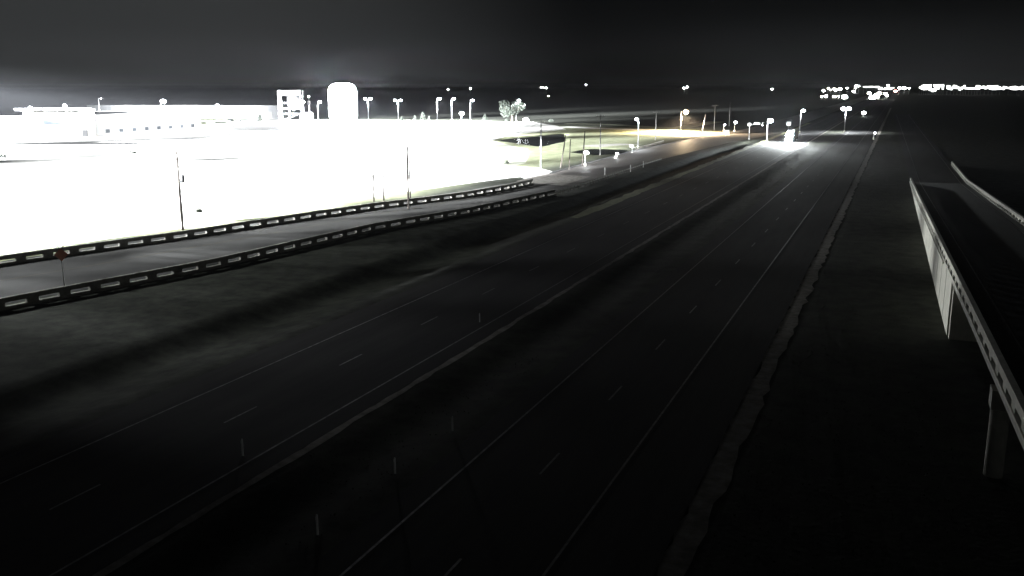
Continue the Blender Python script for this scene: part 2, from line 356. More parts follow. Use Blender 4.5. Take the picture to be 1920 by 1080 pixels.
# ------------------------------------------------------------------ concrete bridge rails
def rail(name, label, path, height=1.08, curb_h=0.3, beam_h=0.44, wd=0.34, m=None, pitch=3.05, open_w=1.95):
    m = m or M['dirtyconc']; r = thing(name, label, 'bridge rail', path[0])
    o = Vector(path[0]); loc = [Vector(p) - o for p in path]
    h = wd / 2
    obj('beam', MB().sweep(loc, [(-h, height - beam_h), (-h, height), (h, height), (h, height - beam_h)]), m, r)
    obj('curb', MB().sweep(loc, [(-h - .05, 0), (-h - .05, curb_h), (h + .05, curb_h), (h + .05, 0)]), m, r)
    L = 0; k = 0; pos = open_w
    segs = list(zip(loc, loc[1:])); tot_l = sum((b - a).length for a, b in segs)
    pmesh = None
    while pos + (pitch - open_w) < tot_l and k < 100:
        c = pos + (pitch - open_w) / 2; L = 0
        for a, b in segs:
            l = (b - a).length
            if c <= L + l:
                p = a.lerp(b, (c - L) / l); d = b - a
                if pmesh is None:
                    post = obj('post', MB().box((0, 0, (curb_h + height - beam_h) / 2), (pitch - open_w, wd - .04, height - beam_h - curb_h)), m, r); pmesh = post
                    pass
                else:
                    post = pmesh.copy(); C.objects.link(post); post.parent = r
                post.location = p; post.rotation_euler = (0, 0, math.atan2(d.y, d.x)); break
            L += l
        pos += pitch; k += 1
    return r
farline = [G(*q) for q in ((-60, 508), (0, 499), (120, 481), (240, 463.5), (343, 449), (480, 427), (600, 408.5), (700, 393.5), (800, 381), (870, 371.5), (950, 357), (998, 346))]
nearline = [G(*q) for q in ((-60, 594), (0, 583), (100, 563), (200, 543.5), (300, 524), (400, 504), (500, 480.5), (600, 457), (700, 434), (800, 416), (880, 402), (960, 384.5), (1040, 367))]
rail('concrete_rail', 'backlit concrete bridge rail with bright slots beside the flood lit yard', [(p[0], p[1], 0.02) for p in farline])
rail('concrete_rail', 'dim concrete bridge rail with slots on the highway side of the frontage road', [(p[0], p[1], 0.02) for p in nearline])

# ramp on the right: retaining wall, span on columns, two rails
ZT = [(-60, 9.4), (0, 7.95), (39, 6.76), (50, 6.37), (59, 6.06), (71, 5.62), (82, 5.22), (98, 4.65), (122, 3.82), (160, 2.46), (205, 0.92), (230, 0.85), (320, 0.85)]
RH = 0.85
dz = lambda t: max(0.03, lerp(ZT, t) - RH)
ls = lambda t: 2.8 + (226 - t) * 0.0135
RW = 10.8
tt = [-40, -10, 0, 20, 38, 51, 60, 70, 78, 88, 97, 110, 121, 140, 159, 180, 205]
m = MB()
for k, t in enumerate([q for q in tt if q >= 78]):
    m.v += [(ls(t), t, -0.2), (ls(t), t, dz(t) - 0.02), (ls(t) + RW, t, dz(t) - 0.02), (ls(t) + RW, t, -0.2)]
    if k:
        b = 4 * k
        for j in range(3): m.f.append((b - 4 + j, b - 3 + j, b + 1 + j, b + j))
m.f.append((0, 1, 2, 3))
rw = tag(obj('retaining_wall', m, M['concrete']), 'pale grey concrete retaining wall carrying the ramp up to its bridge', 'retaining wall')
m = MB()
for t in [q for q in range(84, 204, 6)]: m.box((ls(t) - 0.01, t, dz(t) / 2), (0.025, 0.05, max(0.1, dz(t) - 0.1)))
obj('joint', m, M['dirtyconc'], rw)
cap = MB().sweep([(ls(t) - 0.06, t, dz(t) - 0.25) for t in tt if 79 < t < 200], [(-.08, 0), (-.08, .2), (.08, .2), (.08, 0)]); obj('coping', cap, M['concrete'], rw)
br = thing('ramp_bridge', 'concrete ramp bridge span on round columns running out of the picture', 'bridge', (ls(50), 50, 0)); o50 = Vector(br.location)
span = [t for t in tt if t <= 78]
sl = MB()
for k, t in enumerate(span):
    sl.v += [(ls(t) + 1.1, t, dz(t) - 1.0), (ls(t), t, dz(t) - 0.32), (ls(t), t, dz(t) - 0.02), (ls(t) + RW, t, dz(t) - 0.02), (ls(t) + RW, t, dz(t) - 1.0)]
    if k:
        b = 5 * k
        for j in range(5): sl.f.append((b - 5 + j, b - 5 + (j + 1) % 5, b + (j + 1) % 5, b + j))
sl.v = [tuple(Vector(v) - o50) for v in sl.v]
obj('deck_slab', sl, M['dirtyconc'], br)
for t in (49.5, 20, -10):
    z = dz(t) - 1.0
    c = MB().box((5.3 + ls(t), t, z - 0.5), (10.4, 1.1, 0.98)); c.v = [tuple(Vector(v) - o50) for v in c.v]; obj('bent_cap', c, M['dirtyconc'], br)
    for ds in (0.6, 5.3, 9.8):
        c = MB().tube((ls(t) + ds, t, -0.1), (ls(t) + ds, t, z - 0.99), 0.45, n=16); c.v = [tuple(Vector(v) - o50) for v in c.v]; obj('column', c, M['concrete'], br, True)
ab = MB().box((5.3 + ls(77), 77.2, 1.9), (10.4, 0.8, 4.0)); ab.v = [tuple(Vector(v) - o50) for v in ab.v]; obj('abutment', ab, M['concrete'], br)
m = MB(); t_all = tt + [226, 260, 320, 420, 700]
for k, t in enumerate(t_all):
    m.v += [(ls(t) + .2, t, dz(t) + 0.0), (ls(t) + RW - .2, t, dz(t) + 0.0)]
    if k: b = 2 * k; m.f.append((b - 2, b - 1, b + 1, b))
struct(obj('ramp_road', m, M['asphalt']))
m = MB()
for off in (1.9, 9.4):
    b0 = len(m.v)
    for k, t in enumerate(t_all):
        m.v += [(ls(t) + off - .06, t, dz(t) + 0.01), (ls(t) + off + .06, t, dz(t) + 0.01)]
        if k: b = b0 + 2 * k; m.f.append((b - 2, b - 1, b + 1, b))
struct(obj('road_markings', m, M['paint']))
rail('concrete_rail', 'pale concrete rail climbing along the top of the retaining wall', [(ls(t) + .17, t, dz(t)) for t in tt if t <= 205], RH, 0.12, 0.42, 0.3, M['concrete'])
rail('concrete_rail', 'concrete rail along the far right edge of the ramp', [(ls(t) + RW - .17, t, dz(t)) for t in tt + [226, 255] if t > 30], RH, 0.12, 0.42, 0.3, M['concrete'])

# ------------------------------------------------------------------ metal guard rails past the bridge
def guard(label, path, posts=True):
    r = thing('guard_rail', label, 'guard rail', (path[0][0], path[0][1], 0)); o = Vector(r.location)
    loc = [Vector((p[0], p[1], 0)) - o for p in path]
    obj('beam', MB().sweep(loc, [(-.04, .45), (-.08, .52), (-.04, .60), (-.08, .68), (-.04, .75), (.02, .75), (.02, .45)]), M['dirtyconc'], r)
    L = 0; nxt = 0.2; first = None
    for a, b in zip(loc, loc[1:]):
        l = (b - a).length
        while nxt < L + l:
            p = a.lerp(b, (nxt - L) / l)
            if first is None: first = q = obj('post', MB().box((0, .12, .36), (.15, .18, .8)), M['wood'], r)
            else: q = first.copy(); C.objects.link(q); q.parent = r
            q.location = p; nxt += 1.9 if posts else 3.8
        L += l
    return r
guard('steel guard rail on posts continuing from the end of the near bridge rail', [G(*q) for q in ((1042, 366), (1095, 350), (1150, 331), (1205, 313), (1240, 302))])
guard('short dark guard rail on the far side of the frontage road beyond the basins', [G(*q) for q in ((1192, 281), (1215, 275), (1244, 267))], True)

# delineators in the median and by the shoulder
d0 = thing('delineator', 'slim white delineator post on the left carriageway edge, nearest the camera', 'delineator post', (-30.4, 37.3, 0.02), 0, 'delineator posts along the highway')
obj('post', MB().lathe((0, 0, 0), [(.05, 0), (.045, .9), (.03, .98)], 8), M['white'], d0); obj('base', MB().lathe((0, 0, 0), [(.11, 0), (.09, .04)], 8), M['black'], d0)
obj('reflector', MB().box((0, -.055, .82), (.07, .01, .15)), M['white'], d0)
for (s, t), l, k in [((-21.8, 31.3), 'slim white delineator post at the median edge, lowest in the picture', 1.0), ((-30.5, 67.9), 'short white delineator on the left carriageway edge, farthest up the road', .8),
                     ((-21.8, 44.7), 'faint delineator at the median edge, farther of the close pair', .9), ((-21.9, 38.3), 'faint delineator at the median edge, nearer of the close pair', .9)]:
    dup(d0, (s, t, 0.02), 0, l, scale=(1, 1, k))

# ------------------------------------------------------------------ poles
def crossarm_pole(px, pb, pt, label, arm=2.6, dx=0.0, mt=None, fat=1.0, transformer=False, group='utility poles along the frontage road', arm_drop=0.5):
    p = G(px, pb); h = HT(p, pt); r = thing('utility_pole', label, 'utility pole', (p[0], p[1], 0), 0, group)
    lean = Vector((dx, 0, 0)); mt = mt or M['wood']
    r['top'] = (p[0] + dx, p[1], h)
    obj('shaft', MB().tube((0, 0, -.2), (dx, 0, h), 0.19 * fat, 0.13 * fat, 10), mt, r, True)
    if arm:
        obj('crossarm', MB().box((dx * .93, -.16, h - arm_drop), (arm, .12, .14), R(-22)), mt, r)
        for k in (-.45, -.2, .2, .45):
            obj('insulator', MB().lathe((dx * .93 + arm * k * .93, -.16 - arm * k * -.37 * -1, h - arm_drop + .07), [(.03, 0), (.06, .05), (.06, .12), (.03, .2)], 8), M['white'], r)
    if transformer:
        tr = obj('transformer', MB().lathe((.55, 0, h - 4.2), [(.05, -.02), (.28, 0), (.3, .1), (.3, .95), (.2, 1.05), (.04, 1.1)], 14), M['darksteel'], r, True)
        obj('bushing', MB().lathe((.5, 0, h - 3.1), [(.04, 0), (.05, .1), (.02, .3)], 8), M['darksteel'], tr)
        obj('bushing', MB().lathe((.72, 0, h - 3.15), [(.04, 0), (.05, .1), (.02, .3)], 8), M['darksteel'], tr)
        obj('bracket', MB().box((.2, 0, h - 3.7), (.5, .1, .08)), M['darksteel'], r)
        obj('cutout', MB().box((-.3, 0, h - 3.3), (.35, .07, .07)), M['steel'], r)
    return r
U = {}
U['a'] = crossarm_pole(343, 431, 283, 'dark wooden utility pole with a transformer can, standing behind the bridge rail', 0, -.1, transformer=True, fat=1.0)
U['b'] = crossarm_pole(766, 392, 266, 'tall dark pole crossing the bridge rail, left of a thinner twin', 0, fat=.9)
U['c'] = crossarm_pole(769.5, 374, 293, 'shorter thin pole close beside the tall pole at the bridge rail', 0, fat=.7)
U['d'] = crossarm_pole(1014, 316, 226, 'pale lit utility pole with crossarm in front of the shaded basin', 2.6, mt=M['steel'], fat=1.0)
U['e'] = crossarm_pole(1051, 315, 253, 'dark pole leaning to the right, just right of the pale crossarm pole', 0, 1.2, fat=.9)
U['f'] = crossarm_pole(1067, 318, 261, 'thin dark pole between the leaning pole and the basin lamp', 0, .25, fat=.8)
U['g'] = crossarm_pole(1092, 311, 246, 'dark pole standing next to the round basin lamp', 0, .5, fat=.9)
U['h'] = crossarm_pole(1125, 290, 215, 'grey crossarm pole rising from the small shaded basin', 3.0, mt=M['greypole'])
U['i'] = crossarm_pole(1229, 262, 208, 'slim grey crossarm pole left of the amber street lamp', 3.0, mt=M['greypole'])
U['j'] = crossarm_pole(1316, 250, 215, 'pale pole leaning right, lit by the amber street lamp', 0, 1.2, mt=M['steel'], fat=1.2)
U['k'] = crossarm_pole(1339, 243, 196, 'dim crossarm pole beyond the road junction, left of its taller neighbour', 3.4, mt=M['greypole'], fat=1.1)
U['l'] = crossarm_pole(1367, 236, 192, 'dim tall pole beyond the road junction without crossarm', 0, mt=M['greypole'], fat=1.1)
U['m'] = crossarm_pole(701, 378, 322, 'left one of two short dark poles behind the bridge rail', 0, fat=.8)
U['n'] = crossarm_pole(719.5, 376, 330, 'right one of two short dark poles behind the bridge rail', 0, fat=.8)
U['o'] = crossarm_pole(846.5, 303, 274, 'small thin pole standing alone beside the drainage channel', 0, fat=.6)
def wire(a, b, label, sag=1.0, off=(0, 0, -.3)):
    p = Vector(a['top']) + Vector(off); q = Vector(b['top']) + Vector(off)
    mb = MB(); pts = [p.lerp(q, k / 12) - Vector((0, 0, sag * 4 * (k / 12) * (1 - k / 12))) for k in range(13)]
    for u, v in zip(pts, pts[1:]): mb.tube(u, v, .03, n=4)
    tag(obj('power_line', mb, M['darksteel']), label, 'power line', 'power lines between the poles')
wire(U['d'], U['h'], 'power line from the pale crossarm pole to the pole by the small basin'); wire(U['h'], U['i'], 'power line from the basin pole to the pole left of the amber lamp')
wire(U['i'], U['k'], 'power line running past the amber lamp to the dim far crossarm pole'); wire(U['b'], U['d'], 'power line from the tall rail pole to the pale crossarm pole', 2)
wire(U['a'], U['b'], 'power line from the transformer pole to the tall rail pole', 1.5)

# ------------------------------------------------------------------ lamps
def lot_lamp(name, label, p, h, heads=1, power=3e5, glow='glow_w', col=(.94, .97, 1), group='parking lot lamps beyond the yard', rz=0.0, arm=1.2, rad=.35, fat=1.0, spot=None, leak=0):
    r = thing(name, label, 'lamp post', (p[0], p[1], 0), rz, group)
    obj('pole', MB().tube((0, 0, 0), (0, 0, h), .16 * fat, .1 * fat, 10), M['steel'], r, True)
    obj('base', MB().lathe((0, 0, 0), [(.35, 0), (.35, .7), (.3, .75)], 12), M['concrete'], r)
    for k in range(heads):
        sg = (1, -1)[k]
        if arm: obj('arm', MB().tube((0, 0, h - .15), (sg * arm, 0, h), .06 * fat, n=8), M['steel'], r)
        hd = obj('lamp_head', MB().box((sg * (arm + .3), 0, h), (.9 * fat, .45 * fat, .16)), M['steel'], r)
        obj('lens', MB().sphere((sg * (arm + .3), 0, h - .1 - rad * .3), rad, 10, 6, .7), M[glow], hd, True)
        if power:
            if spot: spot_light('lamp_light', r, (sg * (arm + .3), 0, h - .35 - rad), (sg * (arm + .3), 0, 0), power, spot, .5, col); point_light('lamp_spill', r, (sg * (arm + .3), 0, h - .35 - rad), power * leak, col) if leak else None
            else: point_light('lamp_light', r, (sg * (arm + .3), 0, h - .35 - rad), power, col)
    return r
def lampfrom(px, pb, pt, label, **kw):
    p = G(px, pb); return lot_lamp(kw.pop('name', 'parking_lot_lamp'), label, p, HT(p, pt), **kw)
LOTP = 8e6
lampfrom(405, 226, 196, 'white parking lot lamp in front of the long grey warehouse', power=LOTP, spot=166, rad=.9)
lampfrom(597, 226, 190, 'parking lot lamp between the steel tower and the glaring sign', power=LOTP, spot=166, rad=.8)
lampfrom(566, 227, 190, 'parking lot lamp at the right leg of the steel tower', power=LOTP, spot=166, rad=.8)
lampfrom(691, 226, 184, 'double headed lamp right beside the glaring sign', power=LOTP, spot=166, heads=2, rad=.8, rz=TH)
lampfrom(747, 226, 187, 'double headed lamp standing alone to the right of the glaring sign', power=LOTP, spot=166, heads=2, rad=.8, rz=TH)
lampfrom(820, 227, 184, 'left lamp of the close pair beyond the yard, with a wide head', power=LOTP, spot=166, heads=1, rad=.9)
lampfrom(847, 226, 184, 'right lamp of the close pair beyond the yard, with a small head', power=LOTP, spot=166, rad=.8)
lampfrom(882, 227, 187, 'lamp just right of the round globe light beyond the yard', power=LOTP, spot=166, rad=.8)
lampfrom(968, 228, 187, 'lamp standing in front of the round pale tree', power=LOTP, spot=166, rad=.8)
lampfrom(305, 240, 188, 'bright lamp behind the roof of the long white building', power=LOTP, spot=166, rad=1.3)
lampfrom(190, 243, 184, 'small unlit pole lamp behind the cream building', power=0, glow='white', rad=.3)
lampfrom(865, 226, 211, 'low globe light between two tall lamps beyond the yard', power=LOTP, spot=166, name='globe_lamp', arm=0, rad=1.3)
lampfrom(985, 229, 223, 'low glaring lamp at the end of the yard, right of the round tree', power=5e6, spot=166, name='yard_lamp', arm=0, rad=1.6)
lampfrom(1196, 278, 222, 'street lamp with blue white head over the dark guard rail', power=4e5, spot=150, leak=.04, name='street_lamp', rad=.55, rz=math.pi, arm=.3, group='street lamps along the roads')
lampfrom(1276, 249, 208, 'amber street lamp lighting the frontage road', power=8e7, leak=.03, name='street_lamp', glow='glow_o', col=(1, .74, .45), rad=1.1, arm=1.6, group='street lamps along the roads', spot=165)
lampfrom(1437, 266, 224, 'bright white street lamp left of the oncoming truck', power=8e5, spot=150, leak=.04, name='street_lamp', rad=1.0, arm=.6, group='street lamps along the roads')
lampfrom(1499, 250, 206, 'smaller white street lamp behind the oncoming truck', power=8e5, spot=150, leak=.04, name='street_lamp', rad=.8, arm=.6, group='street lamps along the roads')
lampfrom(1583, 248, 202, 'double armed street lamp in the highway median', power=1.2e6, spot=150, leak=.04, name='street_lamp', heads=2, rad=1.0, arm=.8, rz=TH, group='street lamps along the roads', fat=1.3)
lampfrom(1618, 219, 210, 'low white work light far down the median', power=0, name='work_light', arm=0, rad=1.3, group='street lamps along the roads')
lampfrom(1097, 311, 284, 'round white lamp on a short post before the small basin', power=0, name='globe_lamp', arm=0, rad=.6, group='small globe lamps by the small pond')
lampfrom(1155, 297, 286.5, 'tiny globe lamp at the right bank of the small basin', power=0, name='globe_lamp', arm=0, rad=.33, group='small globe lamps by the small pond')
lampfrom(1377, 247, 228, 'round white light beside the two dim poles, brighter one', power=0, name='globe_lamp', arm=0, rad=.6, group='small lights at the junction')
lampfrom(1357, 246, 233, 'round white light beside the two dim poles, fainter and lower one', power=0, name='globe_lamp', arm=0, rad=.4, group='small lights at the junction')
lampfrom(1638, 262, 248, 'small beacon light on the right shoulder of the highway', power=0, name='beacon_lamp', arm=0, rad=.4, group='small lights at the junction')

# tall flood masts added out of view west of the bridge, and roof floods: these light the yard
def mast(label, p, h, beams, low=()):
    """a rack of aimed flood lights; beams are (azimuth from the highway axis, elevation, watts, cone), all in degrees"""
    r = thing('added_flood_mast', label, 'flood mast', (p[0], p[1], 0), 0, 'tall flood masts added out of view')
    obj('pole', MB().tube((0, 0, 0), (0, 0, h), .35, .18, 12), M['steel'], r, True)
    obj('crossbar', MB().box((.2, .2, h), (4.4, .16, .16), .8), M['steel'], r)
    for k in range(4):
        x = (-1.4 + k * .93)
        fx = obj('flood_light', MB().box((x * math.cos(.8) + .25, x * math.sin(.8) + .1, h - .3), (.5, .6, .45), .4), M['steel'], r)
        obj('lens', MB().box((x * math.cos(.8) + .5, x * math.sin(.8) + .12, h - .42), (.04, .5, .35), .4), M['glow_w'], fx)
    for az, el, pw, cone in beams:
        d = (math.sin(R(az)) * math.cos(R(el)), math.cos(R(az)) * math.cos(R(el)), math.sin(R(el)))
        spot_light('added_flood_beam', r, (.8, .3, h - 1), (.8 + d[0], .3 + d[1], h - 1 + d[2]), pw / KL, cone, .9, rad=.5)
    for (ax, ay, pw, cone) in low: spot_light('added_flood_beam', r, (.8, .3, 2.8), (ax - p[0], ay - p[1], 1.8), pw / KL, cone, .9, rad=.3)  # low spots added to brighten the ramp's retaining wall
    return r
mast('added unseen flood light mast standing nearest the bridge end', (-134, 84), 24, [(9.5, -8.1, 9.68e+06, 11), (12.5, -7.8, 7.16e+06, 11), (13.3, -7.2, 6.88e+06, 10), (8.8, -5.6, 1.65e+07, 8), (42, -16, 3.17e+06, 10), (46, -16, 9.67e+05, 10), (38, -16, 4.6e+06, 10), (0.4, -16, 6.83e+06, 22), (45.2, -20, 8.65e+05, 16), (66, -26, 2.54e+06, 10), (14, -8.5, 8.8e+06, 10), (45.2, -34, 6.5e+05, 32), (35.6, -20, 9.71e+05, 22), (19.6, -26, 7.79e+05, 32), (-12.4, -26, 6.8e+05, 48), (77.2, -26, 1.52e+05, 16), (32.4, -16, 3.5e+06, 16), (64.4, -45, 2.33e+05, 48), (50, -16, 1.83e+05, 10), (-10, -5.5, 5.33e+07, 10), (10, -8.5, 7.44e+06, 10), (-6, -5.5, 3.16e+07, 10), (6, -6.8, 5.94e+06, 10)], [(4, 84, 4.5e5, 13), (4, 118, 6e5, 13), (4, 158, 7e5, 12)])
mast('added unseen flood light mast beside the frontage road bridge, nearest the camera', (-114, 58), 24, [(99.0, -23.0, 5.56e+04, 22), (88.1, -23.2, 7.6e+04, 22), (74.1, -21.7, 9.26e+04, 18), (59.9, -19.1, 1.32e+05, 14), (30, -16, 2.25e+06, 10), (38, -20, 8.74e+05, 10), (45.2, -26, 2.9e+05, 16), (83.6, -34, 2.6e+04, 48), (62, -34, 9.8e+04, 22), (14, -10.5, 2.19e+07, 10), (45.2, -20, 1.02e+05, 16), (83.6, -34, 6.9e+04, 16), (10, -8.5, 1.38e+07, 10), (54, -26, 2.42e+05, 10), (34, -20, 3.13e+05, 10), (77.2, -34, 7.8e+04, 16), (26, -13, 3.96e+05, 10), (-18.8, -20, 1.29e+06, 32), (-6, -5.5, 3.54e+07, 10), (19.6, -34, 8.74e+05, 32), (22, -20, 9.17e+06, 10), (64.4, -26, 5e+04, 16), (50, -34, 1.48e+05, 10), (58, -26, 1.26e+05, 10), (83.6, -60, 3.2e+04, 48), (54, -20, 7.3e+04, 10), (32.4, -45, 7.06e+05, 32), (0.4, -13, 8.07e+06, 16), (34, -26, 2.64e+05, 10), (38, -16, 1.37e+05, 10), (34, -16, 1.78e+05, 10), (45.2, -60, 3.74e+05, 48), (10, -13, 5.77e+06, 10), (18, -26, 3.5e+05, 22)])
mast('added unseen flood light mast in the middle of the yard row', (-202, 106), 20, [(26, -8.5, 2.73e+07, 10), (9.2, -13, 4.39e+06, 22), (44.4, -20, 2.15e+06, 22), (2, -5.5, 9.68e+07, 10), (34, -10.5, 1.27e+07, 10), (50, -10.5, 9.85e+06, 10), (6.8, -20, 1.34e+06, 32)])
mast('added unseen flood light mast second farthest back in the row', (-250, 165), 22, [(99.5, -17.6, 2.79e+06, 30), (90.2, -15.4, 4.17e+06, 24), (77.2, -13.7, 5.88e+06, 20), (55.8, -31.8, 5.31e+05, 30), (15, -41, 1.6e6, 52), (19.6, -13, 1.4e7, 22), (42, -8.5, 3.32e+07, 10), (34, -8.5, 1.34e+07, 10), (90, -10.5, 6.71e+06, 10), (58, -13, 6.91e+06, 16), (10, -5.5, 7.57e+07, 10), (6, -5.5, 4.95e+07, 10), (22, -8.5, 1.98e+08, 10)])
mast('added unseen flood light mast farthest back in the row, left of the cream building', (-330, 185), 24, [(70.8, -20, 5.57e+07, 32), (26, -26, 1.1e+07, 48), (50, -8.5, 1.67e+08, 10), (26, -6.8, 1.47e+08, 10), (6.8, -8.5, 2.63e+08, 16), (18, -5.5, 3.15e+08, 10)])

# ------------------------------------------------------------------ buildings on the left
def local(mb, o): mb.v = [tuple(Vector(v) - Vector(o)) for v in mb.v]; return mb
def block(mb, a, b, depth, z0, z1, dirv=None):
    """box whose front runs a->b in plan, going back 'depth' to the left of a->b"""
    a, b = Vector(a), Vector(b); d = (b - a).normalized(); n = Vector((-d.y, d.x)) * depth
    c = [a, b, b + n, a + n]
    mb.quadstrip([[(q.x, q.y, z0) for q in c], [(q.x, q.y, z1) for q in c]])
    return mb
def rect_on(mb, a, b, u0, u1, z0, z1, out=0.03, th=0.08):
    a, b = Vector(a), Vector(b); d = (b - a).normalized(); n = Vector((d.y, -d.x)); L = (b - a).length
    p, q = a + d * (u0 * L) + n * out, a + d * (u1 * L) + n * out
    return block(mb, p, q, th, z0, z1)
A = Vector(G(52, 259)); B = Vector(G(180, 256))
Cc = Vector(G(378, 242)); A0 = Vector(G(-130, 259))
bl = thing('cream_building', 'cream block with flat roof, overhang and upper windows, left of the long white wing', 'building', (A.x, A.y, 0)); o = bl.location
hb = HT(A, 208)
obj('wall', local(block(MB(), A, B, 24, 0, hb), o), M['wall'], bl)
rf = MB(); d = (B - A).normalized(); n = Vector((d.y, -d.x)); block(rf, A - d * 3 + n * 1.2, B + d * .6 + n * 1.2, 26, hb, hb + .45); obj('roof', local(rf, o), M['roof'], bl)
for u0, u1, z0, z1 in ((.24, .5, hb * .48, hb * .92), (.59, .72, hb * .5, hb * .92)):
    fr = obj('window', local(rect_on(MB(), A, B, u0, u1, z0, z1, .05, .1), o), M['steel'], bl)
    obj('pane', local(rect_on(MB(), A, B, u0 + .008, u1 - .008, z0 + .15, z1 - .15, .08, .05), o), M['glass'], fr)
obj('door', local(rect_on(MB(), A, B, .8, .88, 0, 2.6, .05, .1), o), M['darksteel'], bl)
for u, z in ((.08, hb + .9), (.58, hb + 1.6)):
    p = A + d * ((B - A).length * u) + n * 1.0
    fl = obj('flood_light', local(MB().box((p.x, p.y, z), (.9, .9, .6), .5), o), M['steel'], bl)
    obj('stem', local(MB().tube((p.x, p.y, hb + .4), (p.x, p.y, z), .08), o), M['steel'], fl)
    obj('lens', local(MB().sphere((p.x + n.x * .6, p.y + n.y * .6, z), .75, 10, 6), o), M['glow_w'], fl, True)
    point_light('lamp_light', bl, Vector((p.x + n.x * 2, p.y + n.y * 2, z)) - o, 4e5)
wn = thing('white_building', 'long low white building with flat roof running back behind the yard', 'building', (B.x, B.y, 0)); o = wn.location
hw = HT(B, 215); B2 = B + (Cc - B).normalized() * .3
obj('wall', local(block(MB(), B2, Cc, 22, 0, hw), o), M['whitewall'], wn)
rf = MB(); d2 = (Cc - B).normalized(); n2 = Vector((d2.y, -d2.x)); block(rf, B2 + n2 * .3, Cc + n2 * .3 + d2 * .3, 22.5, hw, hw + .3); obj('roof', local(rf, o), M['roof'], wn)
for k in range(8):
    f = obj('window', local(rect_on(MB(), B, Cc, .08 + k * .115, .12 + k * .115, 1.0, 2.6, .05, .1), o), M['steel'], wn); obj('pane', local(rect_on(MB(), B, Cc, .083 + k * .115, .117 + k * .115, 1.1, 2.5, .08, .05), o), M['glass'], f)
for k in (.3, .75):
    q = B + d2 * (k * (Cc - B).length) + n2 * 10
    obj('added_wall_lamp', local(MB().box((q.x - n2.x * 9.6, q.y - n2.y * 9.6, hw - 1.0), (.7, .7, .5)), o), M['darksteel'], wn)
    point_light('lamp_light', wn, Vector((q.x, q.y, hw - 1.0)) - o, 1.4e6, rad=.5)  # added light hanging off the wall to whiten this facade
lw = thing('low_building', 'low cream annex cut off by the left edge, beside the taller block', 'building', (A0.x, A0.y, 0)); o = lw.location
hl = HT(A, 221)
obj('wall', local(block(MB(), A0, A - (A - A0).normalized() * .3, 14, 0, hl), o), M['wall'], lw)
rf = MB(); block(rf, A0, A - (A - A0).normalized() * .3, 14.3, hl, hl + .25); obj('roof', local(rf, o), M['roof'], lw)
obj('plinth', local(rect_on(MB(), A0, A, .02, .98, 0, .5, .05, .1), o), M['dirtyconc'], lw)
# far grey warehouse
W0, W1 = Vector(G(165, 222)), Vector(G(527, 223)); wh = thing('warehouse', 'very long grey metal warehouse with dark low roof, farthest back on the left', 'building', (W0.x, W0.y, 0)); o = wh.location
h1 = HT(W0, 197); h2 = HT(W0, 186.5)
obj('wall', local(block(MB(), W0, W1, 40, 0, h1), o), M['greywall'], wh)
m = MB(); dd = (W1 - W0).normalized(); nn = Vector((-dd.y, dd.x))
a, b = W0 - nn * .5, W1 - nn * .5; c, e = W1 + nn * 20, W0 + nn * 20; g1_, g2_ = W1 + nn * 40.5, W0 + nn * 40.5
m.v = [(a.x, a.y, h1), (b.x, b.y, h1), (c.x, c.y, h2), (e.x, e.y, h2), (g1_.x, g1_.y, h1), (g2_.x, g2_.y, h1)]; m.f = [(0, 1, 2, 3), (3, 2, 4, 5), (0, 3, 5), (1, 4, 2)]
obj('roof', local(m, o), M['roof'], wh)
for k in range(3):
    q = W0 + dd * ((.25 + .28 * k) * (W1 - W0).length) - nn * 9
    obj('added_wall_lamp', local(MB().box((q.x + nn.x * 8, q.y + nn.y * 8, h1 - 1.2), (.8, .8, .5)), o), M['darksteel'], wh)
    point_light('lamp_light', wh, Vector((q.x, q.y, h1 - 1.5)) - o, 1.6e6, rad=.5)  # added light out in front to brighten the grey wall
for k in range(10): obj('door', local(rect_on(MB(), W0, W1, .06 + k * .095, .1 + k * .095, 0, 4.2, .05, .1), o), M['whitewall'], wh)

# ------------------------------------------------------------------ steel tower with header, glaring pylon sign
p = G(547, 227); r = thing('steel_tower', 'open steel frame tower with broad white header panel and a round tank inside', 'tower', (p[0], p[1], 0), TH)
W = 41 / F * math.hypot(*p); ht = HT(p, 170)
for sx in (-1, 1):
    for sy in (-1, 1): obj('column', MB().box((sx * W * .47, sy * 3, ht / 2), (.6, .6, ht)), M['steel'], r)
obj('column', MB().box((-W * .02, -3, ht * .3), (.6, .6, ht * .6)), M['steel'], r)
obj('header_panel', MB().box((0, -3.4, ht * .92), (W, .5, ht * .15)), M['whitewall'], r)
obj('roof', MB().box((0, 0, ht + .15), (W * 1.05, 7.2, .3)), M['roof'], r)
for z in (ht * .24, ht * .6, ht * .42): obj('platform', MB().box((0, 0, z), (W * .94, 6.2, .5)), M['steel'], r)
obj('tank', MB().lathe((W * .12, 0, ht * .45), [(.3, -2), (W * .27, 1.5), (W * .27, ht * .33), (W * .18, ht * .37), (.3, ht * .38)], 20), M['steel'], r, True)
obj('stair', MB().tube((-W * .4, -3.2, 0.2), (W * .4, -3.2, ht * .24), .2), M['steel'], r)
spot_light('lamp_light', r, (0, -14, 1.0), (0, -3, ht * .8), 3e7, 70, .6)  # ground lamp added to brighten the header panel
fl = obj('flood_light', MB().box((0, -14, .5), (1.2, .8, .8)), M['darksteel'], r)
obj('aerial', MB().tube((0, 0, ht), (0, 0, ht + 2), .08), M['steel'], r)
p = G(581, 226); r = thing('beacon_pole', 'slim white pole with a box and small lantern between tower and glaring sign', 'pole', (p[0], p[1], 0)); h = HT(p, 181)
obj('shaft', MB().tube((0, 0, 0), (0, 0, h), .25, .15), M['white'], r); obj('box', MB().box((0, -.3, h * .75), (1.6, .8, 1.8)), M['white'], r); obj('lantern', MB().sphere((0, 0, h), .4), M['glow_w'], r)
